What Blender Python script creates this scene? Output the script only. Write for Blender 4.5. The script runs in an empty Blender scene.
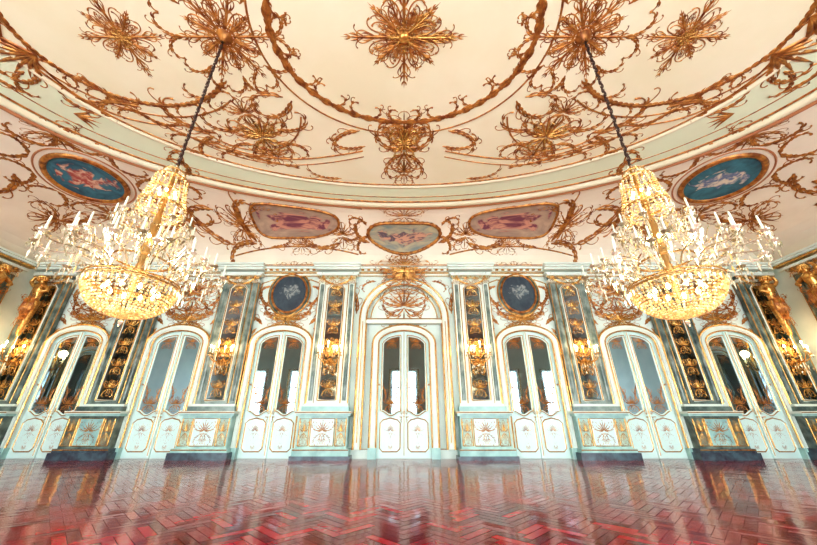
import bpy, math, random
import numpy as np
from mathutils import Vector
random.seed(7); np.random.seed(7)
PI=math.pi
scene=bpy.context.scene
scene.view_settings.view_transform='Standard'
try: scene.view_settings.look='Medium High Contrast'
except Exception as ex: print('look n/a',ex)

# ------------------------------------------------------------------ room constants (metres)
YW=13.0; YB=-4.0; HX=15.8; YC=4.5; HY=8.5
EA=11.2; EB=6.3; ZC=9.0; Z0=7.2

# ------------------------------------------------------------------ materials
def mat(name,col,rough=.5,metal=0,emit=None,es=0,noise=None,bump=0,nscale=8,coat=0,island=None):
    m=bpy.data.materials.new(name); m.use_nodes=True
    nt=m.node_tree; p=nt.nodes['Principled BSDF']
    p.inputs['Base Color'].default_value=(*col,1); p.inputs['Roughness'].default_value=rough
    p.inputs['Metallic'].default_value=metal
    if coat: p.inputs['Coat Weight'].default_value=coat
    if emit: p.inputs['Emission Color'].default_value=(*emit,1); p.inputs['Emission Strength'].default_value=es
    if noise or bump:
        tc=nt.nodes.new('ShaderNodeTexCoord'); n=nt.nodes.new('ShaderNodeTexNoise')
        n.inputs['Scale'].default_value=nscale; n.inputs['Detail'].default_value=5
        nt.links.new(tc.outputs['Object'],n.inputs['Vector'])
        if noise:
            r=nt.nodes.new('ShaderNodeValToRGB')
            r.color_ramp.elements[0].position=.35; r.color_ramp.elements[1].position=.65
            r.color_ramp.elements[0].color=(*noise,1); r.color_ramp.elements[1].color=(*col,1)
            nt.links.new(n.outputs['Fac'],r.inputs['Fac']); nt.links.new(r.outputs['Color'],p.inputs['Base Color'])
        if bump:
            b=nt.nodes.new('ShaderNodeBump'); b.inputs['Strength'].default_value=bump; b.inputs['Distance'].default_value=.02
            nt.links.new(n.outputs['Fac'],b.inputs['Height']); nt.links.new(b.outputs['Normal'],p.inputs['Normal'])
    if island:
        g=nt.nodes.new('ShaderNodeNewGeometry'); r=nt.nodes.new('ShaderNodeValToRGB')
        r.color_ramp.elements[0].position=.15; r.color_ramp.elements[1].position=.85
        r.color_ramp.elements[0].color=(*island,1); r.color_ramp.elements[1].color=(*col,1)
        nt.links.new(g.outputs['Random Per Island'],r.inputs['Fac']); nt.links.new(r.outputs['Color'],p.inputs['Base Color'])
    return m
M_ceil=mat('cream_plaster',(.86,.80,.60),.7,noise=(.80,.73,.51),nscale=.5)
M_mint=mat('pale_mint_plaster',(.76,.83,.62),.7,noise=(.72,.76,.55),nscale=.5)
M_cove=mat('ivory_plaster',(.86,.77,.63),.7,noise=(.80,.70,.56),nscale=.8)
M_wall=mat('white_painted_panelling',(.76,.84,.77),.5,noise=(.65,.75,.69),nscale=1.2)
M_door=mat('door_white_paint',(.66,.86,.83),.35)
M_gold=mat('gilding',(.84,.50,.15),.26,.65,noise=(.44,.20,.05),nscale=14)
M_copp=mat('aged_gilding',(.56,.25,.06),.32,.5,noise=(.21,.065,.02),nscale=6)
M_pink=mat('rose_gilt_moulding',(.46,.20,.09),.45,.2)
M_green=mat('green_grey_marble',(.30,.37,.33),.25,noise=(.10,.15,.14),nscale=3,bump=.1)
M_dkgr=mat('dark_green_marble',(.19,.25,.22),.25,noise=(.05,.08,.075),nscale=3,bump=.1)
M_pale=mat('pale_green_marble',(.44,.68,.64),.35,noise=(.26,.46,.45),nscale=3)
M_teal=mat('dark_plinth_marble',(.08,.13,.16),.25,noise=(.04,.04,.06),nscale=4)
M_mirror=mat('old_mirror_glass',(.26,.34,.38),.03,1,bump=.02,nscale=1.2)
M_dmirror=mat('smoked_mirror_glass',(.19,.24,.28),.06,1,bump=.05,nscale=3)
M_cryst=mat('cut_crystal_glow',(1,.94,.76),.06,.6,emit=(1,.78,.42),es=.06,island=(.30,.25,.15))  # faint warm emission put into the crystal, standing in for nearby bulb light
M_bowl=mat('glowing_crystal_beads',(1,.86,.52),.12,.4,emit=(1,.62,.22),es=.42,island=(.50,.28,.09))  # beads are no lamps: light of the inner bulbs is added as emission
M_wax=mat('candle_wax',(.68,.74,.60),.5,emit=(1,.9,.7),es=.04)
M_bulb=mat('glowing_bulb',(1,.9,.7),.5,emit=(1,.72,.36),es=20)
M_brass=mat('dark_brass',(.45,.27,.10),.3,.8)
M_iron=mat('chain_bronze',(.10,.06,.05),.5,.6)
M_sash=mat('window_sash_paint',(.6,.66,.62),.4)

# floor material
M_floor=bpy.data.materials.new('waxed_red_parquet'); M_floor.use_nodes=True
nt=M_floor.node_tree; p=nt.nodes['Principled BSDF']
g=nt.nodes.new('ShaderNodeNewGeometry'); r=nt.nodes.new('ShaderNodeValToRGB')
r.color_ramp.elements[0].color=(.12,.005,.018,1); r.color_ramp.elements[1].color=(.46,.022,.040,1)
e=r.color_ramp.elements.new(.5); e.color=(.27,.010,.028,1)
nt.links.new(g.outputs['Random Per Island'],r.inputs['Fac'])
tc=nt.nodes.new('ShaderNodeTexCoord'); n=nt.nodes.new('ShaderNodeTexNoise'); n.inputs['Scale'].default_value=1.3; n.inputs['Detail'].default_value=6
nt.links.new(tc.outputs['Object'],n.inputs['Vector'])
gm=nt.nodes.new('ShaderNodeMath'); gm.operation='MULTIPLY_ADD'; gm.inputs[1].default_value=.22; gm.inputs[2].default_value=.02
nt.links.new(n.outputs['Fac'],gm.inputs[0]); nt.links.new(gm.outputs[0],p.inputs['Roughness'])
nt.links.new(r.outputs['Color'],p.inputs['Base Color'])
p.inputs['Specular IOR Level'].default_value=.45
n2=nt.nodes.new('ShaderNodeTexNoise'); n2.inputs['Scale'].default_value=7
nt.links.new(tc.outputs['Object'],n2.inputs['Vector'])
bp=nt.nodes.new('ShaderNodeBump'); bp.inputs['Strength'].default_value=.08; bp.inputs['Distance'].default_value=.02
nt.links.new(n2.outputs['Fac'],bp.inputs['Height']); nt.links.new(bp.outputs['Normal'],p.inputs['Normal'])

def painting_mat(name,bg1,bg2,fig1,fig2,seed,figsize=.75,thr=.5):
    m=bpy.data.materials.new(name); m.use_nodes=True; nt=m.node_tree; p=nt.nodes['Principled BSDF']; p.inputs['Roughness'].default_value=.6
    uv=nt.nodes.new('ShaderNodeUVMap')
    mp=nt.nodes.new('ShaderNodeMapping'); mp.inputs['Location'].default_value=(seed,seed*1.7,0)
    nt.links.new(uv.outputs[0],mp.inputs[0])
    n1=nt.nodes.new('ShaderNodeTexNoise'); n1.inputs['Scale'].default_value=2.2; n1.inputs['Detail'].default_value=6; n1.inputs['Distortion'].default_value=1.0
    n2=nt.nodes.new('ShaderNodeTexNoise'); n2.inputs['Scale'].default_value=4.0; n2.inputs['Detail'].default_value=3; n2.inputs['Distortion'].default_value=1.2
    for q in(n1,n2): nt.links.new(mp.outputs[0],q.inputs['Vector'])
    rb=nt.nodes.new('ShaderNodeValToRGB'); rb.color_ramp.elements[0].position=.35; rb.color_ramp.elements[1].position=.65
    rb.color_ramp.elements[0].color=(*bg1,1); rb.color_ramp.elements[1].color=(*bg2,1); nt.links.new(n1.outputs['Fac'],rb.inputs[0])
    rf=nt.nodes.new('ShaderNodeValToRGB'); rf.color_ramp.interpolation='EASE'; rf.color_ramp.elements[0].position=.40; rf.color_ramp.elements[1].position=.60
    rf.color_ramp.elements[0].color=(*fig1,1); rf.color_ramp.elements[1].color=(*fig2,1); nt.links.new(n2.outputs['Fac'],rf.inputs[0])
    ln=nt.nodes.new('ShaderNodeVectorMath'); ln.operation='LENGTH'
    sc=nt.nodes.new('ShaderNodeVectorMath'); sc.operation='MULTIPLY'; sc.inputs[1].default_value=(1.0,1.6,0)
    nt.links.new(uv.outputs[0],sc.inputs[0]); nt.links.new(sc.outputs[0],ln.inputs[0])
    ad=nt.nodes.new('ShaderNodeMath'); ad.operation='MULTIPLY_ADD'; ad.inputs[1].default_value=2.2
    nt.links.new(n1.outputs['Fac'],ad.inputs[0]); nt.links.new(ln.outputs['Value'],ad.inputs[2])
    mr=nt.nodes.new('ShaderNodeMapRange'); mr.inputs[1].default_value=1.1+figsize-.08; mr.inputs[2].default_value=1.1+figsize+.08; mr.inputs[3].default_value=1; mr.inputs[4].default_value=0
    nt.links.new(ad.outputs[0],mr.inputs[0])
    mx=nt.nodes.new('ShaderNodeMixRGB'); nt.links.new(mr.outputs[0],mx.inputs[0]); nt.links.new(rb.outputs[0],mx.inputs[1]); nt.links.new(rf.outputs[0],mx.inputs[2])
    nt.links.new(mx.outputs[0],p.inputs['Base Color'])
    return m
P_blue=painting_mat('fresco_blue_sky',(.02,.08,.13),(.05,.21,.28),(.40,.07,.06),(.70,.46,.34),1.3,.56)
P_blue2=painting_mat('fresco_blue_sky_b',(.02,.09,.13),(.05,.21,.27),(.14,.18,.30),(.70,.60,.48),4.9,.52)
P_rose=painting_mat('fresco_rose',(.28,.20,.16),(.48,.34,.24),(.18,.05,.08),(.58,.28,.20),2.6,.62)
P_grey=painting_mat('fresco_ochre',(.20,.24,.22),(.46,.38,.24),(.12,.08,.10),(.56,.30,.20),7.1,.6)
P_navy=painting_mat('grisaille_blue',(.025,.04,.06),(.05,.075,.095),(.08,.11,.13),(.27,.30,.29),3.7,.50)

# ------------------------------------------------------------------ mesh builder
class Bld:
    def __init__(s): s.V=[];s.F=[];s.MI=[];s.mats=[]
    def add(s,m,V,F):
        if m not in s.mats: s.mats.append(m)
        mi=s.mats.index(m); o=len(s.V)
        s.V.extend([tuple(map(float,v)) for v in V])
        for f in F: s.F.append(tuple(i+o for i in f)); s.MI.append(mi)
    def obj(s,name,loc=(0,0,0),rz=0,parent=None,smooth=False):
        me=bpy.data.meshes.new(name); me.from_pydata(s.V,[],s.F)
        for m in s.mats: me.materials.append(m)
        me.polygons.foreach_set('material_index',s.MI)
        if smooth: me.polygons.foreach_set('use_smooth',[True]*len(s.F))
        me.update()
        return place(me,name,loc,rz,parent)
def place(me,name,loc=(0,0,0),rz=0,parent=None):
    o=bpy.data.objects.new(name,me); scene.collection.objects.link(o)
    o.location=loc; o.rotation_euler=(0,0,rz)
    if parent: o.parent=parent
    return o
def empty(name,loc=(0,0,0),rz=0):
    o=bpy.data.objects.new(name,None); scene.collection.objects.link(o); o.location=loc; o.rotation_euler=(0,0,rz); return o
def box(b,m,x0,x1,y0,y1,z0,z1):
    V=[(x0,y0,z0),(x1,y0,z0),(x1,y1,z0),(x0,y1,z0),(x0,y0,z1),(x1,y0,z1),(x1,y1,z1),(x0,y1,z1)]
    b.add(m,V,[(0,3,2,1),(4,5,6,7),(0,1,5,4),(1,2,6,5),(2,3,7,6),(3,0,4,7)])
def prism(b,m,poly,d0,d1):
    n=len(poly)
    V=[(x,-d0,z) for x,z in poly]+[(x,-d1,z) for x,z in poly]
    F=[tuple(range(n,2*n))]+[(i,(i+1)%n,n+(i+1)%n,n+i) for i in range(n)]
    b.add(m,V,F)
def band(b,m,inn,out,d0,d1):
    n=len(inn); V=[]
    for q,d in((inn,d1),(out,d1),(inn,d0),(out,d0)): V+=[(x,-d,z) for x,z in q]
    F=[]
    for i in range(n-1):
        F+= [(i,i+1,n+i+1,n+i),(i,i+1,2*n+i+1,2*n+i),(n+i,n+i+1,3*n+i+1,3*n+i)]
    F+=[(0,n,3*n,2*n),(n-1,2*n-1,4*n-1,3*n-1)]
    b.add(m,V,F)
def arch(hw,z0,sp,rise,n=16):
    P=[(-hw,z0),(-hw,(z0+sp)/2),(-hw,sp)]
    for i in range(1,n): 
        a=PI-PI*i/n; P.append((hw*math.cos(a),sp+rise*math.sin(a)))
    P+=[(hw,sp),(hw,(z0+sp)/2),(hw,z0)]
    return P
def tube(b,m,P,R,ns=6):
    P=np.array(P,float); n=len(P); R=np.broadcast_to(np.array(R,float),(n,))
    T=np.gradient(P,axis=0); T/=np.linalg.norm(T,axis=1,keepdims=True)+1e-9
    up=np.array([0,0,1.]) if abs(T[:,2]).mean()<.8 else np.array([1.,0,0])
    A=np.cross(T,up); A/=np.linalg.norm(A,axis=1,keepdims=True)+1e-9; Bn=np.cross(T,A)
    V=[]
    for i in range(n):
        for k in range(ns):
            a=2*PI*k/ns; V.append(P[i]+R[i]*(A[i]*math.cos(a)+Bn[i]*math.sin(a)))
    F=[(i*ns+k,i*ns+(k+1)%ns,(i+1)*ns+(k+1)%ns,(i+1)*ns+k) for i in range(n-1) for k in range(ns)]
    F+=[tuple(range(ns)),tuple(range((n-1)*ns,n*ns))]
    b.add(m,V,F)
def lathe(b,m,prof,c=(0,0),ns=16):
    V=[];F=[];n=len(prof)
    for r_,z in prof:
        for k in range(ns):
            a=2*PI*k/ns; V.append((c[0]+r_*math.cos(a),c[1]+r_*math.sin(a),z))
    for i in range(n-1):
        for k in range(ns): F.append((i*ns+k,i*ns+(k+1)%ns,(i+1)*ns+(k+1)%ns,(i+1)*ns+k))
    b.add(m,V,F)
def drop(b,m,x,y,z,r_,h):
    V=[(x,y,z+h*.35),(x+r_,y,z),(x,y+r_,z),(x-r_,y,z),(x,y-r_,z),(x,y,z-h*.65)]
    b.add(m,V,[(0,1,2),(0,2,3),(0,3,4),(0,4,1),(5,2,1),(5,3,2),(5,4,3),(5,1,4)])
def bead(b,m,x,y,z,r_):
    V=[(x,y,z+r_)]
    for zz,rr in((.5,.87),(-.5,.87)):
        for k in range(6): a=PI*k/3; V.append((x+r_*rr*math.cos(a),y+r_*rr*math.sin(a),z+r_*zz))
    V.append((x,y,z-r_))
    F=[(0,1+k,1+(k+1)%6) for k in range(6)]+[(1+k,7+k,7+(k+1)%6,1+(k+1)%6) for k in range(6)]+[(13,7+(k+1)%6,7+k) for k in range(6)]
    b.add(m,V,F)

# ------------------------------------------------------------------ rococo ornament kit (2-D strokes as complex numbers)
def curl(p,h,L,k0,k1,w0,w1=None,n=16,pw=2,leaf=False,eye=True):
    if w1 is None: w1=w0*.55
    s=np.linspace(0,1,n); k=k0+(k1-k0)*s**pw
    ds=L/(n-1); ang=h+np.concatenate([[0],np.cumsum((k[1:]+k[:-1])/2*ds)])
    st=np.exp(1j*ang)*ds; pts=p+np.concatenate([[0],np.cumsum((st[1:]+st[:-1])/2)])
    if leaf: w=w0*np.sin(PI*np.clip(s,.03,.985)**.75)
    else:
        w=w0*(1-s)+w1*s; w[0]*=.5
        if eye: w[-1]*=2.0; w[-2]*=1.6
    return (pts,w)
def leaf(p,h,L,w,k=0): return curl(p,h,L,k/L,k*2.2/L,w,n=7,leaf=True)
def T(st,s=1,rot=0,off=0,flip=False):
    o=[]
    for p_,w in st:
        q=-np.conj(p_) if flip else p_
        o.append((q*s*np.exp(1j*rot)+off,w*s))
    return o
def TS(st,sx,sy,off=0,rot=0):
    o=[]
    for p_,w in st: o.append(((p_.real*sx+1j*p_.imag*sy)*np.exp(1j*rot)+off,w*min(abs(sx),abs(sy))))
    return o
def mir(st): return st+T(st,flip=True)
def scroll(p,h,L,k0,k1,w,nl=5,side=1):
    w=w*.72; nl=nl+2
    c=curl(p,h,L,k0,k1,w,n=20); out=[c]; P,_=c; n=len(P)
    for j in range(nl):
        i=int((.08+.66*j/max(1,nl-1))*(n-1)); t=np.angle(P[min(i+1,n-1)]-P[i])
        sg=-1 if (k1>0) else 1
        sz=.24*(1-.4*j/nl)
        out.append(leaf(P[i],t+sg*.7,L*sz,w*.95,-sg*1.1))
        out.append(leaf(P[i],t-sg*.6,L*sz*.6,w*.85,sg*1.0))
        if j%3==1: out.append(curl(P[i],t+sg*.9,L*.36,0,-sg*26/L,w*.6,n=10))
    return out
def crest():
    s=[]
    for a,l in((0,.5),(.25,.45),(.52,.42),(.85,.34),(1.15,.26)): s.append(leaf(0+0.02j,PI/2-a,l,.042,-.5*a))
    s+=scroll(.03+0j,.15,.78,1.0,15,.042,4)
    s+=scroll(.03-.05j,-.55,.72,-.6,-15,.040,4)
    s+=scroll(.16+.08j,1.15,.44,-2,-20,.034,2)
    s+=[curl(.02+.22j,.9,.34,2,26,.026),curl(.02+.12j,.6,.3,-4,-30,.022)]
    s.append(leaf(-.02j,-PI/2+.35,.3,.04,.4)); s.append(leaf(-.1j,-PI/2,.42,.035,0))
    s.append(curl(.05-.2j,-1.2,.4,4,18,.026)); s.append(curl(.02-.1j,-.9,.5,-2,-14,.024))
    return mir(s)
def rosette(n=8):
    s=[]
    for i in range(n):
        a=2*PI*i/n; e=np.exp(1j*a)
        L=1.0 if i%2==0 else .72
        s.append(leaf(.1*e,a,L*.9,.055,0))
        for sg in(1,-1):
            s.append(curl(.20*e,a+sg*.45,L*.55,-sg*1.5,sg*16,.034))
            s.append(curl(.45*L*e,a+sg*.5,L*.36,sg*1.5,-sg*22,.028))
            s.append(curl(.62*L*e,a+sg*.6,L*.28,-sg*1.0,sg*24,.024))
            s.append(leaf(.45*L*e,a+sg*.7,L*.24,.035,-sg*.8))
            s.append(leaf((.70*L)*e,a+sg*.8,L*.18,.035,-sg*.8))
            s.append(leaf((.84*L)*e,a+sg*.8,L*.12,.03,-sg*.8))
    t=np.linspace(0,2*PI,33)
    for r_,w in((.13,.045),(.20,.03),(.29,.028)): s.append((r_*np.exp(1j*t),np.full(33,w)))
    for i in range(16): s.append(leaf(.2*np.exp(2j*PI*i/16),2*PI*i/16,.12,.035,0))
    for i in range(12): s.append(leaf(0,2*PI*i/12,.17,.05,0))
    return s
def leafyline(path,sp,size,w=None,both=True):
    path=np.asarray(path); d=np.abs(np.diff(path)); cum=np.concatenate([[0],np.cumsum(d)]); out=[]
    w=w or size*.3; k=0
    for s in np.arange(sp/2,cum[-1],sp):
        x=np.interp(s,cum,path.real)+1j*np.interp(s,cum,path.imag)
        x2=np.interp(s+sp*.2,cum,path.real)+1j*np.interp(s+sp*.2,cum,path.imag)
        t=np.angle(x2-x); k+=1
        for sg in((1,-1) if both else (1 if k%2 else -1,)):
            out.append(leaf(x,t+sg*.65,size,w,-sg*.9))
    return out
def line(path,w): path=np.asarray(path,complex); return [(path,np.full(len(path),w))]
def ell(cx,cy,a,b_,t0=0,t1=2*PI,n=90):
    t=np.linspace(t0,t1,n); return cx+a*np.cos(t)+1j*(cy+b_*np.sin(t))
def bez(*P,n=24):
    t=np.linspace(0,1,n); P=[complex(*q) for q in P]
    if len(P)==4: return (1-t)**3*P[0]+3*(1-t)**2*t*P[1]+3*(1-t)*t*t*P[2]+t**3*P[3]
    return (1-t)**2*P[0]+2*(1-t)*t*P[1]+t*t*P[2]
CREST=crest(); ROS=rosette(8); ROS12=rosette(12)
PROF=[(-1,0),(-.62,.72),(0,1),(.62,.72),(1,0)]
def emit(b,m,strokes,mapf,hr=.35,lift=0):
    for pts,ws in strokes:
        P,N=mapf(np.asarray(pts)); n=len(P)
        Tn=np.gradient(P,axis=0); Tn/=np.linalg.norm(Tn,axis=1,keepdims=True)+1e-9
        S=np.cross(N,Tn); S/=np.linalg.norm(S,axis=1,keepdims=True)+1e-9
        w=np.asarray(ws)[:,None]
        cols=[P+S*(a*w/2)+N*(h*w*hr+lift-.004) for a,h in PROF]
        V=np.stack(cols,1).reshape(-1,3)
        F=[(i*5+k,i*5+k+1,(i+1)*5+k+1,(i+1)*5+k) for i in range(n-1) for k in range(4)]
        b.add(m,V,F)
def flat(d):
    def f(z):
        n=len(z); return np.stack([z.real,np.full(n,-d),z.imag],1),np.tile([0,-1.,0],(n,1))
    return f
def ceil_z(X,Y):
    X=np.asarray(X,float); Y=np.asarray(Y,float)
    dx=X/EA; dy=(Y-YC)/EB; k=np.sqrt(dx*dx+dy*dy)+1e-9
    ko=np.minimum(HX/(np.abs(X)+1e-9),HY/(np.abs(Y-YC)+1e-9))*k
    s=np.where(k<=1,1,np.clip((ko-k)/(ko-1),0,1))
    return Z0+(ZC-Z0)*np.sqrt(np.clip(1-(1-s)**2,0,1))
def cmap(X,Y,off=.004):
    h=.02; Z=ceil_z(X,Y); fx=(ceil_z(X+h,Y)-ceil_z(X-h,Y))/(2*h); fy=(ceil_z(X,Y+h)-ceil_z(X,Y-h))/(2*h)
    N=np.stack([fx,fy,-np.ones_like(Z)],1); N/=np.linalg.norm(N,axis=1,keepdims=True)
    return np.stack([X,Y,Z],1)+N*off,N
def plan(z): return cmap(z.real,z.imag)
VL=3.15
def coveback(z):
    X=z.real; ph=np.clip(z.imag/VL,0.02,1.0)*PI/2
    yi=YC+EB*np.sqrt(np.clip(1-(X/EA)**2,0,1)); Y=YW-(YW-yi)*(1-np.cos(ph))
    return cmap(X,Y)
def patch(name,m,mapf,fn,nr=8,nt=48,off=.03,parent=None):
    P=[fn(0.0,0.0)];U=[(0,0)]
    for i in range(1,nr+1):
        for j in range(nt):
            a=2*PI*j/nt; u=i/nr*math.cos(a); v=i/nr*math.sin(a); P.append(fn(u,v)); U.append((u,v))
    X,N=mapf(np.array(P)); X=X+N*off
    F=[(0,1+j,1+(j+1)%nt) for j in range(nt)]
    for i in range(nr-1):
        for j in range(nt): F.append((1+i*nt+j,1+(i+1)*nt+j,1+(i+1)*nt+(j+1)%nt,1+i*nt+(j+1)%nt))
    me=bpy.data.meshes.new(name); me.from_pydata([tuple(v) for v in X],[],F); me.materials.append(m)
    uvl=me.uv_layers.new(name='UVMap')
    for l in me.loops: uvl.data[l.index].uv=U[l.vertex_index]
    for p_ in me.polygons: p_.use_smooth=True
    o=place(me,name,parent=parent)
    rim=np.array(P[-nt:]+[P[-nt]])
    return o,rim

# ------------------------------------------------------------------ floor : herringbone planks
W=.125; n_=4; cells=200; V=[];F=[]
c45=math.cos(PI/4); rng=np.random.RandomState(3)
def plank(x0,y0,x1,y1):
    cx=(x0+x1)/2;cy=(y0+y1)/2
    wx=(cx-cy)*c45; wy=(cx+cy)*c45+4.5
    if abs(wx)>HX-.35 or wy<YB+.35 or wy>YW-.35: return
    g_=.004; tz=rng.uniform(-.0010,.0010,2); o=len(V)
    for (x,y,s1,s2) in((x0+g_,y0+g_,-1,-1),(x1-g_,y0+g_,1,-1),(x1-g_,y1-g_,1,1),(x0+g_,y1-g_,-1,1)):
        V.append(((x-y)*c45,(x+y)*c45+4.5,.0035+tz[0]*s1+tz[1]*s2))
    F.append((o,o+1,o+2,o+3))
for y in range(-cells,cells):
    for m_ in range(-56,56):
        x=y+2*n_*m_
        if abs(x)<cells: plank(x*W,y*W,(x+n_)*W,(y+1)*W)
        yy=y-2*n_+1+2*n_*m_
        if abs(yy)<cells: plank(y*W,yy*W,(y+1)*W,(yy+n_)*W)
o=len(V); V+=[(-HX,YB,0),(HX,YB,0),(HX,YW,0),(-HX,YW,0)]; F.append((o,o+1,o+2,o+3))
me=bpy.data.meshes.new('floor'); me.from_pydata(V,[],F); me.materials.append(M_floor); place(me,'floor')

# ------------------------------------------------------------------ ceiling + cove
tc_=math.atan2(HY/EB,HX/EA)
ts=sorted(set(list(np.round(np.linspace(0,2*PI,192,endpoint=False),6))+[tc_,PI-tc_,PI+tc_,2*PI-tc_]))
nt_=len(ts); rings=[]
for k in(.001,.5,.82,1.0): rings.append([(EA*k*math.cos(t),YC+EB*k*math.sin(t),ZC) for t in ts])
for ph in np.linspace(PI/2,0,14)[1:]:
    ring=[]
    for t in ts:
        cx,sy=EA*math.cos(t),EB*math.sin(t); ko=min(HX/(abs(cx)+1e-9),HY/(abs(sy)+1e-9))
        s=1-math.cos(ph); k=ko-(ko-1)*s
        ring.append((cx*k,YC+sy*k,Z0+(ZC-Z0)*math.sin(ph)))
    rings.append(ring)
b=Bld(); VV=[v for r_ in rings for v in r_]
b.F=[];b.MI=[]
for i in range(len(rings)-1):
    for j in range(nt_):
        b.F.append((i*nt_+j,i*nt_+(j+1)%nt_,(i+1)*nt_+(j+1)%nt_,(i+1)*nt_+j)); b.MI.append(0 if i<2 else 1 if i==2 else 2)
b.mats=[M_ceil,M_mint,M_cove]; b.V=VV
b.obj('ceiling',smooth=False)

# ---------------- ceiling ornament
def quad(st):
    o=[]
    for p_,w in st:
        for fx in(1,-1):
            for fy in(1,-1):
                o.append((p_.real*fx+1j*(YC+(p_.imag-YC)*fy),w))
    return o
def lr(st):
    return [((p_.real*fx+1j*p_.imag),w) for p_,w in st for fx in(1,-1)]
def cz(st,s,x,y,rot=0,sy=None):
    return [(x+1j*y+np.conj((p_.real*s+1j*p_.imag*(sy or s))*np.exp(1j*rot)),w*min(s,sy or s)) for p_,w in st]
b=Bld()
emit(b,M_ceil,line(ell(0,YC,EA*.995,EB*.995,n=200),.30),plan,.3)
emit(b,M_pink,line(ell(0,YC,EA*1.020,EB*1.026,n=200),.14),plan,.5)
emit(b,M_copp,line(ell(0,YC,EA*.970,EB*.962,n=200),.08),plan,.5)
emit(b,M_copp,line(ell(0,YC,EA*.925,EB*.915,n=200),.035),plan,.5)
emit(b,M_ceil,line(ell(0,YC,EA*.82,EB*.82,n=200),.14),plan,.3)
emit(b,M_copp,line(ell(0,YC,EA*.805,EB*.80,n=200),.06),plan,.5)
b.obj('trim_1',smooth=True)
b=Bld()
E=ell(0,YC,2.95,2.3,n=200)
emit(b,M_copp,line(E,.085)+leafyline(E,.12,.20,.065)+leafyline(E,.4,.34,.08),plan,.4)
for k in range(16):
    a=2*PI*k/16; e=2.95*math.cos(a)+1j*(YC+2.3*math.sin(a)); t=math.atan2(2.3*math.cos(a),-2.95*math.sin(a))
    emit(b,M_copp,scroll(e,t,.8,1.5,11,.07,3)+scroll(e,t+PI,.8,-1.5,-11,.07,3),plan,.4)
emit(b,M_copp,line(ell(0,YC,3.35,2.72),.05),plan,.4)
b.obj('trim_2',smooth=True)
b=Bld(); emit(b,M_copp,cz(ROS,1.42,0,YC,sy=1.25)+cz(ROS,.9,0,YC,PI/8)+cz(ROS12,.6,0,YC),plan,.5); emit(b,M_gold,cz(ROS,.4,0,YC)+cz(ROS,1.2,0,YC,sy=1.05)[:24],plan,.7,.03)
lathe(b,M_gold,[(.12,ZC-.05),(.10,ZC-.09),(.05,ZC-.12),(.0,ZC-.13)],(0,YC),20)
b.obj('ceiling_rosette',smooth=True)
for sx in(1,-1):
    b=Bld(); emit(b,M_copp,cz(ROS,1.0,sx*6.3,YC)+cz(ROS,.55,sx*6.3,YC,PI/8),plan,.5); emit(b,M_gold,cz(ROS,.28,sx*6.3,YC),plan,.7,.03); b.obj('ceiling_rosette',smooth=True)
    b=Bld(); emit(b,M_copp,cz(ROS12,1.15,sx*4,YC)+cz(ROS,.7,sx*4,YC,PI/8)+sum([scroll(sx*4+1j*YC+.9*np.exp(1j*a),a,.9,1.5*q,9*q,.06,4) for a in np.arange(0,2*PI,PI/4) for q in(1,-1)],[]),plan,.4)
    lathe(b,M_copp,[(.16,ZC-.001),(.15,ZC-.05),(.08,ZC-.10),(.04,ZC-.2)],(sx*4,YC),20); b.obj('chandelier_ceiling_rose',smooth=True)
b=Bld(); st=[]
E=ell(6.35,YC,2.25,1.75,-2.5,2.5,120); b0=line(E,.07)+leafyline(E,.16,.22,.06)
for a in np.arange(-2.2,2.3,.44):
    e=6.35+2.25*math.cos(a)+1j*(YC+1.75*math.sin(a)); t=math.atan2(1.75*math.cos(a),-2.25*math.sin(a))
    b0+=scroll(e,t,.75,-1.5,-11,.055,3)+scroll(e,t+PI,.75,1.5,11,.055,3)
st2=line(ell(6.35,YC,2.62,2.12,-2.3,2.3,120),.05)
st+=cz(CREST,2.0,4.25,7.35,-.12,1.8)+cz(CREST,1.2,4.45,6.5,-.12,1.0)+cz(CREST,1.3,4.15,8.1,-.1,.9)
for q in(1,-1): st+=[(4.25+7.35j+p_,w) for p_,w in scroll(.5*q-.3j,(0.2 if q>0 else PI-.2),1.5,-q*.5,-q*6,.07,5)+scroll(.4*q+.3j,(-.2 if q>0 else PI+.2),1.3,q*.8,q*7,.07,5)]
st+=line(bez((2.9,6.6),(3.4,8.6),(6.1,8.0),(6.0,6.6),n=30),.05)
st+=line(bez((1.3,7.9),(3.0,8.3),(4.6,8.6),(6.0,7.4),n=30),.055)
st+=line(bez((1.3,8.15),(3.0,8.6),(4.8,8.9),(6.3,7.5),n=30),.04)
st+=scroll(1.3+7.1j,.15,1.6,.5,4.4,.08,5)+scroll(1.2+7.7j,.3,1.5,-.4,-6,.07,5)
st+=scroll(3.0+6.1j,1.0,1.6,-.6,-5,.08,5)+scroll(3.2+6.0j,-.3,1.4,.5,6,.07,4)
st+=scroll(5.6+7.2j,-.3,2.0,-.3,-4.5,.09,6)+scroll(5.7+7.3j,.4,1.6,.3,5.5,.08,5)
st+=scroll(7.2+6.3j,-.4,1.7,.4,5,.09,5)+scroll(8.2+6.6j,-.2,1.5,-.5,-5.5,.08,5)
st+=scroll(8.9+5.2j,.9,1.5,-.8,-6,.09,5)+scroll(8.7+6.0j,2.6,1.4,.8,6,.08,4)+scroll(9.3+5.3j,.2,1.2,.8,7,.08,4)
st+=scroll(9.8+5.9j,-.6,1.2,-.8,-7,.08,4)+scroll(6.4+8.0j,-.25,1.6,.2,4,.07,5)+scroll(2.2+9.2j,-.05,1.5,-.2,-4,.06,5)
for a in np.arange(.28,.95,.2):
    k=.73; e=EA*k*math.cos(a)+1j*(YC+EB*k*math.sin(a)); t=math.atan2(EB*math.cos(a),-EA*math.sin(a))
    st+=scroll(e,t,1.2,.9,7,.07,5)+scroll(e,t+PI,1.0,.9,8,.06,4)
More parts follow.
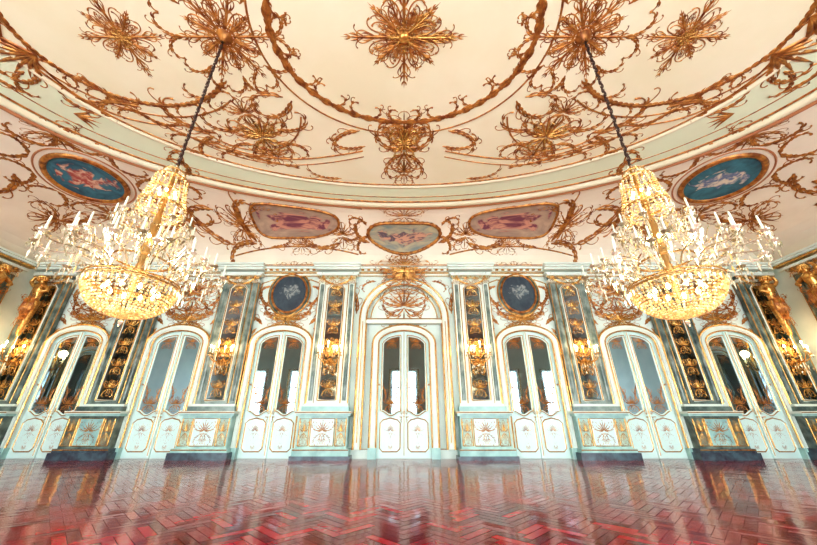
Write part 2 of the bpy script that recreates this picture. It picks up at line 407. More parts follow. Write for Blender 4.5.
E=ell(0,YC,EA*.73,EB*.73,.2,1.12,60); st+=line(E,.05)+leafyline(E,.3,.22,.05)
for a in(-.6,-.42,-.25,-.08,.1,.28,.45,.62): st.append(leaf(8.6+4.9j,a,1.3-abs(a)*.8,.11,a*.8))
for a in(-.5,-.25,0,.25,.5): st.append(leaf(9.2+6.5j,a+2.5,.6,.07,a))
st+=line(bez((6.3,6.9),(8.2,7.0),(8.9,6.0),(8.75,4.9),n=30),.055)
st+=scroll(4.9+5.9j,.4,1.1,-.5,-8,.06,4)+scroll(3.6+5.3j,.8,.8,1,9,.06,3)
# corner sprays in the cove
st+=cz(CREST,2.4,13.7,11.0,-.9,1.8)+scroll(13.0+8.6j,.9,2.2,-.4,-4,.14,6)+scroll(13.6+8.0j,.2,1.8,.6,5,.12,6)+scroll(12.6+11.2j,.2,1.8,-.4,-4,.12,6)+scroll(9.0+11.6j,.1,2.4,.2,3,.12,7)
emit(b,M_copp,quad(st)+lr(b0),plan,.5); emit(b,M_copp,lr(st2),plan,.4)
emit(b,M_gold,quad(cz(CREST,1.1,4.25,7.3,-.12,1.1)),plan,.6,.03)
ax=cz(CREST,2.0,0,7.9,0,2.5)+cz(CREST,1.5,0,6.9,PI,1.0)+cz(CREST,1.0,0,8.9,0,1.3)+cz(CREST,1.4,0,7.3,0,1.2)
emit(b,M_copp,ax+[(np.conj(p_)+2j*YC,w) for p_,w in ax],plan,.5)
emit(b,M_gold,cz(CREST,1.0,0,7.6,0,1.3),plan,.6,.03)
b.obj('ceiling_scrollwork',smooth=True)

# ---------------- cove frescoes and gilding
def fr_center(u,v): return complex(u*1.55, 1.62+v*.72-.10*math.cos(u*3))
def mk_side(sx):
    def f(u,v):
        x=4.5+1.75*np.sign(u)*abs(u)**.6
        return complex(sx*x, 2.1+np.sign(v)*abs(v)**.75*.66*(1+.25*u)-.10*u)
    return f
CX,CY=11.1,9.15
def mk_corner(sx):
    c=complex(sx*CX,CY); r_=-sx*.35
    def f(u,v): return c+complex(u*1.10,v*1.15)*np.exp(1j*r_)
    return f
root=empty('cartouche_fresco')
o1,rim=patch('painting',P_grey,coveback,fr_center,parent=root)
b=Bld(); emit(b,M_copp,line(rim,.14)+leafyline(rim,.2,.24,.08),coveback,.6,.02)
emit(b,M_copp,TS(CREST,1.9,1.0,0+2.55j)+TS(CREST,1.6,.9,0+.8j)+T(mir(scroll(1.5+1.3j,.3,1.6,1,5,.13,5)+scroll(1.5+1.6j,-.3,1.3,-1,-6,.11,5)+scroll(1.6+2.1j,1.0,1.0,-1,-7,.10,4))),coveback,.5)
b.obj('gilt_frame',smooth=True,parent=root)
for sx in(-1,1):
    root=empty('cove_fresco')
    o1,rim=patch('painting',P_rose,coveback,mk_side(sx),parent=root)
    b=Bld(); emit(b,M_copp,line(rim,.12)+leafyline(rim,.3,.2,.07,False),coveback,.6,.02)
    s=scroll(6.4+1.2j,.9,2.2,.5,4,.17,7)+scroll(6.4+1.1j,.1,2.0,-.5,-4.5,.15,6)+scroll(6.3+2.2j,2.4,1.5,.6,5,.14,5)+TS(CREST,1.8,1.6,6.8+1.7j)
    s+=scroll(2.7+1.5j,3.6,1.0,-1,-7,.12,4)+scroll(2.7+1.3j,-.4,2.2,.2,3,.10,6)+TS(CREST,1.5,1.3,2.65+1.6j)
    s+=TS(CREST,1.2,.8,4.5+1.1j)+scroll(7.4+1.0j,.3,2.4,.3,3,.12,7)+scroll(7.6+2.2j,.0,2.0,-.3,-4,.12,6)
    s+=scroll(3.2+1.0j,.1,1.6,.2,4,.08,5)+scroll(5.8+1.0j,PI-.1,1.4,-.2,-4,.08,5)
    s+=line(bez((2.0,.75),(4.5,1.45),(7.4,.6)),.07)+line(bez((1.7,2.9),(3.4,3.05),(6.4,3.0)),.06)
    if sx<0: s=T(s,flip=True)
    emit(b,M_copp,s,coveback,.5)
    b.obj('gilt_scrollwork',smooth=True,parent=root)
    root=empty('medallion_fresco')
    o1,rim=patch('painting',P_blue if sx<0 else P_blue2,plan,mk_corner(sx),parent=root)
    b=Bld(); c=complex(sx*CX,CY)
    emit(b,M_copp,line(rim,.19)+leafyline(rim,.22,.2,.08),plan,.5,.02)
    rim2=c+(rim-c)*1.22; emit(b,M_pink,line(rim2,.06),plan,.5)
    s=[]
    for k in range(10):
        a=2*PI*k/10; e=complex(math.cos(a)*1.45,math.sin(a)*1.5)
        s+=scroll(e,a+1.2,1.3,-.6,-6,.12,4)+scroll(e,a-1.2,1.1,.6,7,.10,4)
    s+=TS(CREST,2.2,1.6,2.1j)+TS(CREST,2.2,1.4,-2.0j)
    for (x,y,r_) in((2.2,-1.2,-.8),(2.6,.6,.2),(-2.4,1.0,2.4),(-2.6,-.8,3.6)): 
        s+=scroll(complex(x,y),r_,2.0,.4,4.5,.15,6)+scroll(complex(x,y),r_-.5,1.6,-.5,-5,.12,5)
    s=[(c+(p_ if sx>0 else -np.conj(p_))*np.exp(-1j*sx*.35),w) for p_,w in s]
    emit(b,M_copp,s,plan,.4)
    b.obj('gilt_frame',smooth=True,parent=root)

# ------------------------------------------------------------------ walls
b=Bld(); box(b,M_wall,-HX,HX,YW,YW+.3,0,Z0); b.obj('wall_north')
for sx,nm in((-1,'wall_west'),(1,'wall_east')):
    b=Bld(); x0,x1=(HX,HX+.3) if sx>0 else (-HX-.3,-HX); box(b,M_wall,x0,x1,YB,YW,0,Z0); b.obj(nm)
WX=[-13.2,-8.8,-4.4,0,4.4,8.8,13.2]; ww=1.15; wz0,wz1=.35,5.2
b=Bld(); edges=[-HX]+[v for x in WX for v in(x-ww,x+ww)]+[HX]
for i in range(0,len(edges),2): box(b,M_wall,edges[i],edges[i+1],YB-.3,YB,0,Z0)
for x in WX: box(b,M_wall,x-ww,x+ww,YB-.3,YB,0,wz0); box(b,M_wall,x-ww,x+ww,YB-.3,YB,wz1,Z0)
b.obj('wall_south')
for i,x in enumerate(WX):
    b=Bld()
    for xx in(-ww+.07,-.0,ww-.07): box(b,M_sash,xx-.08,xx+.08,-.05,.05,wz0,wz1)
    for xx in(-ww/2,ww/2): box(b,M_sash,xx-.03,xx+.03,-.04,.04,wz0,wz1)
    for zz in(wz0+.06,1.4,2.6,3.8,wz1-.06): box(b,M_sash,-ww,ww,-.04,.04,zz-.05,zz+.05)
    emit(b,M_gold,line([-ww-.1+wz0*1j,-ww-.1+(wz1+.1)*1j,ww+.1+(wz1+.1)*1j,ww+.1+wz0*1j],.1),lambda z:(np.stack([z.real,np.full(len(z),.17),z.imag],1),np.tile([0,1.,0],(len(z),1))),.4)
    b.obj('window_%d'%(i+1),(x,YB-.15,0))
    L=bpy.data.lights.new('window_portal','AREA'); L.shape='RECTANGLE'; L.size=2*ww; L.size_y=wz1-wz0; L.cycles.is_portal=True
    lo=bpy.data.objects.new('window_portal_%d'%(i+1),L); scene.collection.objects.link(lo); lo.location=(x,YB-.32,(wz0+wz1)/2); lo.rotation_euler=(PI/2,0,0)

# cornice
PX=[2.8,6.85,10.8,14.75]
b=Bld()
for (z0_,z1_,d) in((6.86,6.94,.14),(7.02,7.10,.26),(7.10,7.17,.36),(7.17,7.24,.46)):
    box(b,M_wall,-HX+.01,HX-.01,YW-d,YW-.001,z0_,z1_)
    for px in PX:
        for s in(-1,1): box(b,M_wall,s*px-.85-d*.3,s*px+.85+d*.3,YW-d-.22,YW-d+.01,z0_,z1_)
emit(b,M_gold,line(np.linspace(-HX+.1,HX-.1,60)+6.98j,.05)+line(np.linspace(-HX+.1,HX-.1,60)+6.84j,.04),lambda z:(np.stack([z.real,np.full(len(z),YW-.15),z.imag],1),np.tile([0,-1.,0],(len(z),1))),.5)
emit(b,M_copp,line(np.linspace(-HX+.1,HX-.1,60)+7.21j,.06),lambda z:(np.stack([z.real,np.full(len(z),YW-.46),z.imag],1),np.tile([0,-1.,0],(len(z),1))),.5)
for x in np.arange(-HX+.2,HX-.2,.26): box(b,M_gold,x,x+.12,YW-.33,YW-.25,7.03,7.09)
b.obj('cornice_north')
for s,nm in((-1,'cornice_west'),(1,'cornice_east')):
    b=Bld()
    for (z0_,z1_,d) in((6.86,6.94,.14),(7.02,7.10,.26),(7.10,7.17,.36),(7.17,7.24,.46)):
        xa,xb=sorted((s*(HX-.001),s*(HX-d))); box(b,M_wall if d!=.26 else M_gold,xa,xb,YB+.01,YW-.47,z0_,z1_)
    b.obj(nm)
b=Bld(); box(b,M_wall,-HX+.02,HX-.02,YW-.06,YW-.001,.001,.28); emit(b,M_gold,line(np.linspace(-HX+.1,HX-.1,20)+.29j,.03),lambda z:(np.stack([z.real,np.full(len(z),YW-.06),z.imag],1),np.tile([0,-1.,0],(len(z),1))),.5)
b.obj('baseboard_north')

# ------------------------------------------------------------------ doors
def door_mesh(hw=.98,sp=3.95,rise=.5,center=False):
    b=Bld(); fw=.24
    band(b,M_wall,arch(hw,.0,sp,rise),arch(hw+fw,.0,sp,rise+fw),.061,.22)
    band(b,M_wall,arch(hw+.06,.0,sp,rise+.06),arch(hw+fw-.06,.0,sp,rise+fw-.06),.22,.26)
    for e,w in((.0,.06),(fw,.07)):
        emit(b,M_gold,line([complex(*q) for q in arch(hw+e,.3 if e else .05,sp,rise+e)],w),flat(.22),.5)
    prism(b,M_door,arch(hw-.005,.01,sp,rise-.005),.061,.09)
    for s in(-1,1): box(b,M_pale,s*(hw+fw/2)-.15,s*(hw+fw/2)+.15,-.29,-.061,.001,.34)
    def top(x): return sp-.10+rise*math.sqrt(max(0,1-(x/hw)**2))*.95
    for s in(-1,1):
        xa,xb=.12,hw-.14; xs=np.linspace(xa,xb,12)
        outl=[(x,top(x)-.04-(.10*((x-xa)/(xb-xa))**6)) for x in xs]
        bot=[(x,1.52-.16*math.sin(PI*(x-xa)/(xb-xa))**2) for x in xs[::-1]]
        poly=[(s*x,z) for x,z in outl+bot]
        prism(b,M_mirror,poly,.09,.10)
        pl=np.array([complex(*q) for q in poly+[poly[0]]])
        emit(b,M_door,line(pl,.12),flat(.09),.45); emit(b,M_gold,line(pl,.045),flat(.125),.5)
        xm=s*(xa+xb)/2
        emit(b,M_copp,TS(CREST,.64,.55,xm+1.75j)+TS(CREST,.55,.5,xm+(top(.5)-.25)*1j),flat(.105),.4)
        for sg in(-1,1):
            emit(b,M_copp,T(scroll(0,PI/2,.8,.6,9,.04,4),flip=sg>0,off=xm+sg*.2+1.9j),flat(.105),.4)
        for (za,zb) in((.22,1.22),):
            r_=.1; xl,xr=(.14,hw-.13)
            P=[(xl,za+r_),(xl+r_,za),(xr-r_,za),(xr,za+r_),(xr,zb-r_),(xr-r_,zb),((xl+xr)/2,zb+.06),(xl+r_,zb),(xl,zb-r_)]
            P=[(s*x,z) for x,z in P]; prism(b,M_door,P,.09,.115)
            emit(b,M_gold,line([complex(*q) for q in P+[P[0]]],.045),flat(.11),.5)
            emit(b,M_copp,TS(CREST,.66,.6,xm+.85j)+TS(CREST,.5,-.45,xm+.42j),flat(.115),.3)
    box(b,M_door,-.065,.065,-.15,-.09,.02,sp+rise*.93); emit(b,M_gold,line([0.1j+0,2j,(sp+rise*.9)*1j],.03),flat(.15),.5)
    emit(b,M_gold,TS(CREST,.35,.5,0+1.4j),flat(.15),.4)
    for s in (-1,1): tube(b,M_brass,[(s*.1,-.15,1.3),(s*.1,-.19,1.32),(s*.17,-.2,1.32)],.015)
    return b
bd=door_mesh(); d0=bd.obj('door_1',(0,YW,0),smooth=False); DM=d0.data
idx=2
for px in(4.8,8.82,12.75):
    for s in(-1,1): place(DM,'door_%d'%idx,(s*px,YW,0)); idx+=1
for s in(-1,1): place(DM,'door_%d'%idx,(s*HX,8.9,0),-s*PI/2); idx+=1

# overdoor relief
def overdoor(kind):
    b=Bld(); f=flat(.005)
    if kind=='center':
        hw=1.5; A1=arch(hw,.29,4.95,1.45,24); A2=arch(hw+.26,.29,4.95,1.7,24)
        band(b,M_wall,A1,A2,.061,.3); band(b,M_wall,arch(hw+.08,.29,4.95,1.53,24),arch(hw+.18,.29,4.95,1.62,24),.3,.35)
        emit(b,M_gold,line([complex(*q) for q in A1],.07)+line([complex(*q) for q in A2],.08),flat(.3),.5)
        box(b,M_wall,-hw,hw,-.34,-.061,4.72,4.86); box(b,M_wall,-hw,hw,-.27,-.061,4.86,4.94)
        emit(b,M_gold,line([-hw+4.9j,hw+4.9j],.04),flat(.34),.5)
        emit(b,M_copp,TS(CREST,2.3,1.6,0+5.5j)+TS(CREST,1.4,.8,0+6.05j)+mir(scroll(.2+5.1j,.2,1.3,.6,6,.06,5)),flat(.01),.4)
        emit(b,M_gold,line(ell(0,4.97,1.36,1.33,0,PI,40),.05),flat(.01),.5)
        emit(b,M_copp,TS(CREST,2.8,1.3,0+6.95j)+TS(CREST,2.0,1.1,0+6.65j)+TS(CREST,1.5,1.3,0+7.2j),flat(.36),.4)
        emit(b,M_gold,TS(CREST,1.2,.9,0+6.9j),flat(.42),.4)
        for s in(-1,1):
            q=scroll(1.95+5.2j,PI/2,1.7,-.2,-3.8,.08,6)+scroll(1.2+6.65j,-.1,.9,-.5,-8,.06,4)
            emit(b,M_copp,q if s>0 else T(q,flip=True),flat(.02),.5)
            emit(b,M_gold,line([s*1.63+.5j,s*1.63+4.8j],.04),flat(.35),.5)
        return b
    zt=4.72
    emit(b,M_copp,TS(CREST,2.2,1.2,0+4.95j)+TS(CREST,1.5,.9,0+5.3j),flat(.02),.35)
    emit(b,M_gold,TS(CREST,1.2,.7,0+4.9j),flat(.06),.35)
    q=scroll(.95+4.75j,.8,1.3,-.8,-6,.08,5)+scroll(1.15+4.6j,-.9,1.1,1.0,7,.07,5)+scroll(.5+5.1j,.3,1.0,1,8,.07,4)
    emit(b,M_copp,mir(q),flat(.02),.4)
    fr=[-1.3+4.9j,-1.35+5.6j,-1.25+6.55j,-.8+6.72j,0+6.6j,.8+6.72j,1.25+6.55j,1.35+5.6j,1.3+4.9j]
    emit(b,M_gold,line(fr,.06),flat(.01),.5)
    emit(b,M_gold,line([-1.36+.5j,-1.36+4.7j],.04)+line([1.36+.5j,1.36+4.7j],.04),flat(.01),.5)
    if kind=='med':
        emit(b,M_copp,mir(scroll(.75+5.5j,.5,1.3,.8,5,.08,5)+scroll(.9+6.4j,-.2,.9,-1.2,-8,.07,4)),flat(.02),.35)
    else:
        emit(b,M_copp,TS(CREST,2.2,1.8,0+6.0j)+TS(CREST,1.4,1.1,0+6.3j),flat(.02),.3)
        emit(b,M_copp,mir(scroll(.7+5.5j,.6,1.3,.8,5,.08,5)+scroll(.4+6.4j,.0,1.1,-1,-7,.07,4)),flat(.02),.35)
    return b
overdoor('center').obj('wall_arch_surround',(0,YW,0))
m1=overdoor('med').obj('wall_overdoor_relief',(-4.8,YW,0)); place(m1.data,'wall_overdoor_relief',(4.8,YW,0))
m2=overdoor('plain').obj('wall_overdoor_relief',(-8.82,YW,0)).data
for x in(8.82,-12.75,12.75): place(m2,'wall_overdoor_relief',(x,YW,0))
for s in(-1,1): place(m2,'wall_overdoor_relief',(s*HX,8.9,0),-s*PI/2)
# round medallion paintings
for s in(-1,1):
    o1,rim=patch('portrait_medallion',P_navy,flat(0),lambda u,v:complex(u*.72,v*.84),off=.10)
    b=Bld(); emit(b,M_copp,line(rim*1.0,.09),flat(.1),.6); prism(b,M_dkgr,[(z.real*1.2,z.imag*1.18) for z in rim[:-1]],.0,.09)
    emit(b,M_gold,line(rim*1.2,.06),flat(.085),.5)
    emit(b,M_gold,TS(CREST,1.5,.8,0+1.1j)+TS(CREST,1.1,-.5,0-1.0j),flat(.1),.4)
    fr_=b.obj('frame',(0,0,0),smooth=True); fr_.parent=o1
    o1.location=(s*4.8,YW-.02,6.08)

# ------------------------------------------------------------------ pilasters
def pilaster_mesh(kind):
    b=Bld(); side={'a':M_pale,'b':M_green,'c':M_dkgr}[kind]; ped={'a':M_pale,'b':M_pale,'c':M_dkgr}[kind]; y=-.061
    box(b,M_teal,-1.0,1.0,-.66,y,.001,.22 if kind!='a' else .12)
    box(b,M_pale if kind!='c' else M_teal,-.94,.94,-.60,y,.22 if kind!='a' else .12,.34)
    box(b,ped,-.86,.86,-.52,y,.34,1.34)
    box(b,M_pale,-.94,.94,-.60,y,1.34,1.42); box(b,M_wall,-.98,.98,-.64,y,1.42,1.5)
    for x0,x1 in((-.80,-.46),(-.40,.40),(.46,.80)):
        P=[x0+.42j,x1+.42j,x1+1.26j,x0+1.26j,x0+.42j]
        if abs(x0+x1)<.1 : prism(b,M_door if kind!='c' else M_pale,[(q.real,q.imag) for q in P[:-1]],.52,.54)
        emit(b,M_gold,line(P,.04),flat(.535),.5)
        emit(b,M_copp if abs(x0+x1)<.1 else M_gold,TS(CREST,(x1-x0)*1.15,.8,(x0+x1)/2+.85j)+(TS(CREST,(x1-x0)*.9,-.5,(x0+x1)/2+.65j) if abs(x0+x1)<.1 else []),flat(.54),.3)
    emit(b,M_gold,line([-.98+1.46j,.98+1.46j],.04),flat(.64),.5); emit(b,M_gold,line([-.94+.3j,.94+.3j],.04),flat(.6),.5)
    box(b,side,-.84,.84,-.42,y,1.5,1.66); box(b,M_wall,-.80,.80,-.38,y,1.66,1.74)
    z0,z1=1.74,6.5
    for s in(-1,1):
        x0,x1=sorted((s*.46,s*.76)); box(b,M_wall if kind=='a' else side,x0,x1,-.24,y,z0,z1)
        for xx in(.48,.75): emit(b,M_gold,line([s*xx+(z0+.03)*1j,s*xx+(z1-.03)*1j],.04),flat(.24),.5)
        strip=M_green if kind=='a' else side
        emit(b,strip,line([s*.61+(z0+.12)*1j,s*.61+(z1-.1)*1j],.15),flat(.24),.4)
        for k in range(5):
            emit(b,M_gold,leafyline([s*.61+(2.1+k*.9)*1j,s*.61+(2.6+k*.9)*1j],.1,.13,.05),flat(.27),.4)
    box(b,M_wall if kind=='a' else side,-.46,.46,-.30,y,z0,z1)
    prism(b,M_dmirror,[(-.32,z0+.15),(.32,z0+.15),(.32,z1-.3),(.16,z1-.15),(-.16,z1-.15),(-.32,z1-.3)],.30,.31)
    P=[-.34+(z0+.13)*1j,.34+(z0+.13)*1j,.34+(z1-.3)*1j,.17+(z1-.12)*1j,-.17+(z1-.12)*1j,-.34+(z1-.3)*1j,-.34+(z0+.13)*1j]
    emit(b,M_wall,line(P,.1),flat(.30),.4); emit(b,M_gold,line(P,.045),flat(.33),.5)
    for k in range(6):
        zc=z0+.55+k*.78; emit(b,M_gold,TS(CREST,.6,.62,zc*1j),flat(.315),.4)
    # capital
    box(b,M_wall,-.80,.80,-.34,y,z1,z1+.1); box(b,M_wall,-.84,.84,-.40,y,z1+.27,z1+.36)
    box(b,side,-.74,.74,-.3,y,z1+.1,z1+.27)
    for x in(-.6,-.2,.2,.6): emit(b,M_gold,TS(CREST,.5,.42,x+(z1+.12)*1j),flat(.36),.5)
    emit(b,M_gold,mir(scroll(.1+(z1-.1)*1j,.2,.8,.5,9,.07,3)),flat(.36),.5)
    return b
for kind,xs in(('a',(-2.8,2.8)),('b',(-6.85,6.85)),('c',(-10.8,10.8,-14.75,14.75))):
    me_=None
    for x in xs:
        if me_ is None: me_=pilaster_mesh(kind).obj('wall_pilaster',(x,YW,0)).data
        else: place(me_,'wall_pilaster',(x,YW,0))
SY=11.25
for s in(-1,1):
    for y in (SY,6.4): place(me_,'wall_pilaster',(s*HX,y,0),-s*PI/2)

# gilded herm figures beneath the cornice at the room's corners
def herm(name,loc,rz,flip=1):
    root=empty(name,loc,rz); root.scale=(1.05*flip,1.05,.98)
    V=[(0,0,0),(0,-.03,.28),(0,-.06,.52),(0,-.03,.72),(0,-.08,.84),(0,-.12,1.0),
       (.24,-.04,.66),(.40,-.10,.86),(.26,-.12,1.10),(-.24,-.04,.66),(-.42,-.12,.46),(-.20,-.24,.36)]
    E=[(0,1),(1,2),(2,3),(3,4),(4,5),(3,6),(6,7),(7,8),(3,9),(9,10),(10,11)]
    R=[.17,.14,.20,.14,.07,.14,.10,.075,.05,.10,.075,.05]
    me=bpy.data.meshes.new('torso'); me.from_pydata(V,E,[]); me.materials.append(M_gold)
    o=place(me,'torso',parent=root); md=o.modifiers.new('Skin','SKIN')
    for i,r_ in enumerate(R): me.skin_vertices[0].data[i].radius=(r_,r_*.85)
    me.skin_vertices[0].data[0].use_root=True; md.use_smooth_shade=True
    o.modifiers.new('Sub','SUBSURF').render_levels=2
    b=Bld(); emit(b,M_copp,TS(CREST,.8,.7,0+0j)+TS(CREST,.6,.9,0-.55j),flat(.19),.6)
    for k in range(14):
        a=2*PI*k/14; tube(b,M_gold,[(.1*math.cos(a),-.1+.1*math.sin(a),1.08),(.15*math.cos(a),-.1+.15*math.sin(a),.98),(.14*math.cos(a),-.1+.12*math.sin(a),.88)],[.035,.04,.02])
    tube(b,M_gold,[(0,-.22,1.0),(0,-.26,.95)],[.02,.03])
    for k in range(8):
        a=-.9+k*.26; tube(b,M_copp,[(.2*math.sin(a),-.16-.04*math.cos(a),.12),(.24*math.sin(a+.1),-.18,-.2),(.14*math.sin(a),-.14,-.75)],[.03,.045,.015],5)
    lathe(b,M_gold,[(.22,.05),(.18,-.3),(.12,-.8),(.08,-1.3),(.02,-1.4)],(0,-.02),12)
    b.obj('drapery',parent=root,smooth=True)
for s in(-1,1):
    herm('gilded_herm_figure',(s*14.75,YW-.58,5.5),0,s)
    herm('gilded_herm_figure',(s*(HX-.58),SY,5.5),-s*PI/2,s)

# ------------------------------------------------------------------ sconces
def candle(b,x,y,z,h=.22,r_=.018):
    lathe(b,M_brass,[(.0,z-.03),(.03,z-.02),(.055,z+.0),(.06,z+.01),(.02,z+.02)],(x,y),8)
    lathe(b,M_wax,[(r_,z+.01),(r_*.9,z+h),(0,z+h+.005)],(x,y),6)
def ball(x,y,z,r_,h):
    V=[(x,y,z+h)];n=8
    for zz,rr in((.4,.7),(-.2,1),(-.7,.65)):
        for k in range(n): V.append((x+r_*rr*math.cos(2*PI*k/n),y+r_*rr*math.sin(2*PI*k/n),z+h*zz))
    V.append((x,y,z-h)); F=[(0,1+k,1+(k+1)%n) for k in range(n)]
    for i in range(2): F+=[(1+i*n+k,1+(i+1)*n+k,1+(i+1)*n+(k+1)%n,1+i*n+(k+1)%n) for k in range(n)]
    F+=[(3*n+1,2*n+1+(k+1)%n,2*n+1+k) for k in range(n)]
    return V,F
def sconce_mesh():
    b=Bld(); emit(b,M_gold,TS(CREST,.7,1.3,0+0j),flat(.0),.6)
    for k,(dx,dy,dz) in enumerate(((-.42,-.25,.12),(-.22,-.42,.05),(0,-.5,.22),(.22,-.42,.05),(.42,-.25,.12))):
        P=[(0,-.03,-.15),(dx*.4,dy*.5,-.28),(dx*.9,dy*.9,-.18),(dx,dy,dz-.03)]
        t=np.linspace(0,1,10)[:,None]; q=[np.array(v) for v in P]
        C=(1-t)**3*q[0]+3*(1-t)**2*t*q[1]+3*(1-t)*t*t*q[2]+t**3*q[3]
        tube(b,M_gold,C,.018,5); candle(b,dx,dy,dz,.2)
        b.add(M_bulb,*ball(dx,dy,dz+.25,.034,.06))
        for a in range(5): drop(b,M_cryst,dx+.06*math.cos(a*1.256),dy+.06*math.sin(a*1.256),dz-.09,.018,.11)
    for a in range(16): drop(b,M_cryst,random.uniform(-.3,.3),random.uniform(-.35,-.15),-.3-random.random()*.3,.025,.14)
    return b
SM=None
spots=[(s*x,YW-.335,3.4,0) for x in(2.8,6.85,14.75) for s in(-1,1)]+[(s*(HX-.335),SY,3.4,-s*PI/2) for s in(-1,1)]
for (x,y,z,rz) in spots:
    root=empty('wall_candle_sconce',(x,y,z),rz)
    if SM is None: SM=sconce_mesh().obj('arms',parent=root,smooth=True).data
    else: place(SM,'arms',parent=root)
    L=bpy.data.lights.new('flame','POINT'); L.energy=42; L.color=(1,.66,.34); L.shadow_soft_size=.15
    lo=bpy.data.objects.new('flame_light',L); scene.collection.objects.link(lo); lo.parent=root; lo.location=(0,-.55,.45)

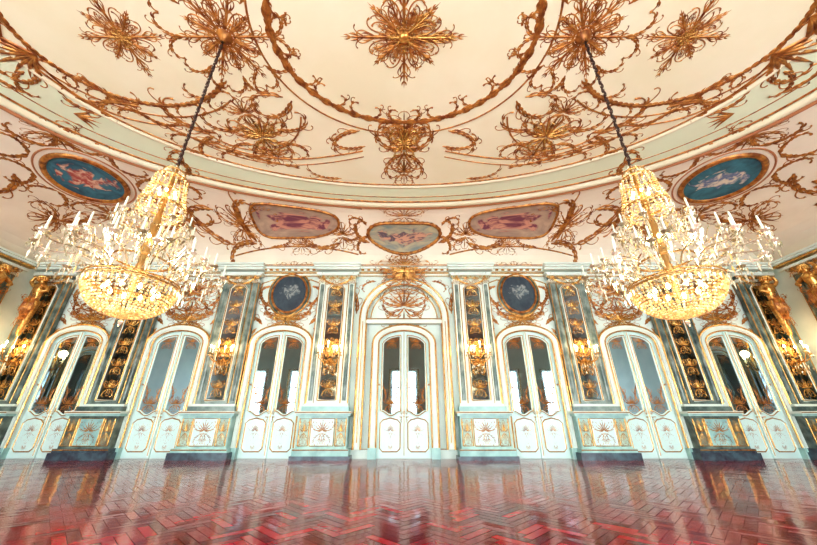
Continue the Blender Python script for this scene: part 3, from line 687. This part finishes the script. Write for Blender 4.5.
# ------------------------------------------------------------------ chandeliers
def chandelier_parts():
    c=Bld(); m=Bld(); bl=Bld()
    z=5.35
    while z<ZC-.18:
        k=int(round((z-5.35)/.12)); t=np.linspace(0,2*PI,9)
        if k%2: P=[(.032*math.cos(a),0,z+.075*math.sin(a)) for a in t]
        else: P=[(0,.032*math.cos(a),z+.075*math.sin(a)) for a in t]
        tube(m,M_iron,P,.012,5); z+=.12
    tube(m,M_iron,[(0,0,5.2),(0,0,7),(0,0,ZC-.15)],.010,6)
    lathe(m,M_brass,[(.02,5.3),(.05,5.2),(.03,5.1),(.04,4.9),(.03,4.7),(.06,4.5),(.03,4.3),(.07,4.05),(.04,3.85),(.09,3.6),(.05,3.4),(.09,3.2),(.04,3.05),(.02,2.8)],ns=12)
    def ring(r_,z,w,mt=M_brass,n=40):
        t=np.linspace(0,2*PI,n+1); tube(m,mt,[(r_*math.cos(a),r_*math.sin(a),z) for a in t],w,6)
    RB=.57; ZR=3.02
    ring(RB,ZR,.020); ring(RB+.012,ZR+.045,.012,M_gold); ring(.36,3.42,.016); ring(.24,4.98,.016); ring(.32,4.42,.018); ring(.16,5.14,.012); ring(.26,4.7,.012)
    def strings(n,pf,nb,r_,mt,ph=0):
        for i in range(n):
            a=2*PI*i/n+ph
            for j in range(nb):
                rr,zz=pf(j/(nb-1)); bead(c if mt is M_cryst else bl,mt,rr*math.cos(a),rr*math.sin(a),zz,r_)
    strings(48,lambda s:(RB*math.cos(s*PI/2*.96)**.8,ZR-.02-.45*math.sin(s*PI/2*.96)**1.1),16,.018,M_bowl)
    for s in(.12,.35,.58,.78): ring((RB-.006)*math.cos(s*PI/2)**.8,ZR-.02-.45*math.sin(s*PI/2)**1.1,.007,M_brass)
    bead(bl,M_bowl,0,0,2.54,.045); drop(c,M_cryst,0,0,2.47,.04,.12)
    for i in range(40):
        a=2*PI*(i+.5)/40; drop(c,M_cryst,(RB+.03)*math.cos(a),(RB+.03)*math.sin(a),ZR-.06,.018,.12)
    strings(18,lambda s:(.32+.25*s**1.8,4.38-1.31*s),22,.013,M_cryst)
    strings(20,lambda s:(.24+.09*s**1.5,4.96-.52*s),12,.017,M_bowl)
    strings(14,lambda s:(.24-.12*math.sin(s*PI/2),5.0+.2*s),6,.015,M_cryst)
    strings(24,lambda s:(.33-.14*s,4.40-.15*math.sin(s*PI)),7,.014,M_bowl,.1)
    for i in range(18):
        a=2*PI*i/18; drop(c,M_cryst,.26*math.cos(a),.26*math.sin(a),4.90,.018,.13); drop(c,M_cryst,.34*math.cos(a),.34*math.sin(a),4.32,.02,.14)
    def tier(n,r0,z0,r1,z1,sag,ph,ch):
        for i in range(n):
            a=2*PI*i/n+ph; ca,sa=math.cos(a),math.sin(a)
            q=[np.array(v) for v in((r0,z0),(r0+(r1-r0)*.35,z0+.30),(r0+(r1-r0)*.75,z1-sag*1.5),(r1,z1))]
            t=np.linspace(0,1,12)[:,None]; C=(1-t)**3*q[0]+3*(1-t)**2*t*q[1]+3*(1-t)*t*t*q[2]+t**3*q[3]
            tube(c,M_cryst,[(r_*ca,r_*sa,zz) for r_,zz in C],.010,6)
            t2=np.linspace(0,1,8); tube(c,M_cryst,[((r0+(r1-r0)*(.5+.35*s))*math.cos(a+.10*s),(r0+(r1-r0)*(.5+.35*s))*math.sin(a+.10*s),z1-.1+.22*math.sin(s*2.4)) for s in t2],np.linspace(.008,.003,8),5)
            x,y=r1*ca,r1*sa
            lathe(c,M_cryst,[(.012,z1-.05),(.022,z1-.02),(.055,z1+.01),(.06,z1+.02),(.016,z1+.025)],(x,y),10)
            lathe(m,M_wax,[(.014,z1+.02),(.012,z1+ch),(.0,z1+ch+.02)],(x,y),8)
            for k in range(5):
                b_=2*PI*k/5; drop(c,M_cryst,x+.055*math.cos(b_),y+.055*math.sin(b_),z1-.05,.012,.10)
            drop(c,M_cryst,x,y,z1-.16,.02,.15)
            drop(c,M_cryst,x*.8,y*.8,z1-.27,.02,.15)
            drop(c,M_cryst,x*.9,y*.9,z1-.2,.016,.13)
            drop(bl,M_bowl,x*.65,y*.65,z1-.15,.018,.14)
        for i in range(n):
            a0=2*PI*i/n+ph; a1=a0+2*PI/n
            for j in range(1,9):
                s=j/9; a=a0+(a1-a0)*s; rr=r1-.05*math.sin(PI*s); bead(c,M_cryst,rr*math.cos(a),rr*math.sin(a),z1-.02-.16*math.sin(PI*s),.010)
            for j in range(1,9):
                s=j/9; rr=r1*(1-s)+r0*s; bead(bl,M_bowl,rr*math.cos(a0),rr*math.sin(a0),z1+(z0+.5-z1)*s-.18*math.sin(PI*s),.010)
    tier(16,.45,3.16,1.12,3.32,.14,0,.22)
    tier(16,.38,3.26,.84,3.52,.14,PI/16,.22)
    tier(10,.28,3.85,.52,4.04,.12,.1,.20)
    for k in range(10): bl.add(M_bulb,*ball(.32*math.cos(k*.628),.32*math.sin(k*.628),2.94,.03,.05))
    for k in range(6): bl.add(M_bulb,*ball(.13*math.cos(k*1.047),.13*math.sin(k*1.047),4.7,.025,.045))
    for k in range(6): bl.add(M_bulb,*ball(.15*math.cos(k*1.047),.15*math.sin(k*1.047),3.8,.025,.045))
    return c,m,bl
parts=chandelier_parts(); meshes=None
for s in(-1,1):
    root=empty('crystal_chandelier',(s*4,YC,0))
    if meshes is None:
        meshes=[parts[0].obj('crystals',parent=root).data,parts[1].obj('frame_and_candles',parent=root,smooth=True).data,parts[2].obj('lit_bowl',parent=root).data]
    else:
        for me_,nm in zip(meshes,('crystals','frame_and_candles','lit_bowl')): place(me_,nm,parent=root)
    for (z,e,r_) in((3.8,38,.12),(4.7,18,.08),(2.92,14,.15)):
        L=bpy.data.lights.new('bulb','POINT'); L.energy=e; L.color=(1,.72,.40); L.shadow_soft_size=r_
        lo=bpy.data.objects.new('bulb_light',L); scene.collection.objects.link(lo); lo.parent=root; lo.location=(0,0,z)

# ------------------------------------------------------------------ daylight
w=bpy.data.worlds.new('daylight'); scene.world=w; w.use_nodes=True
bg=w.node_tree.nodes['Background']; bg.inputs[0].default_value=(.86,.97,1,1); bg.inputs[1].default_value=24

# ------------------------------------------------------------------ camera
cam=bpy.data.cameras.new('camera'); co=bpy.data.objects.new('camera',cam); scene.collection.objects.link(co)
co.location=(0,0,1.2); co.rotation_euler=(math.radians(90+24.3),0,0)
cam.lens=14.45; cam.sensor_width=36; cam.shift_x=.0055; cam.clip_end=200
scene.camera=co
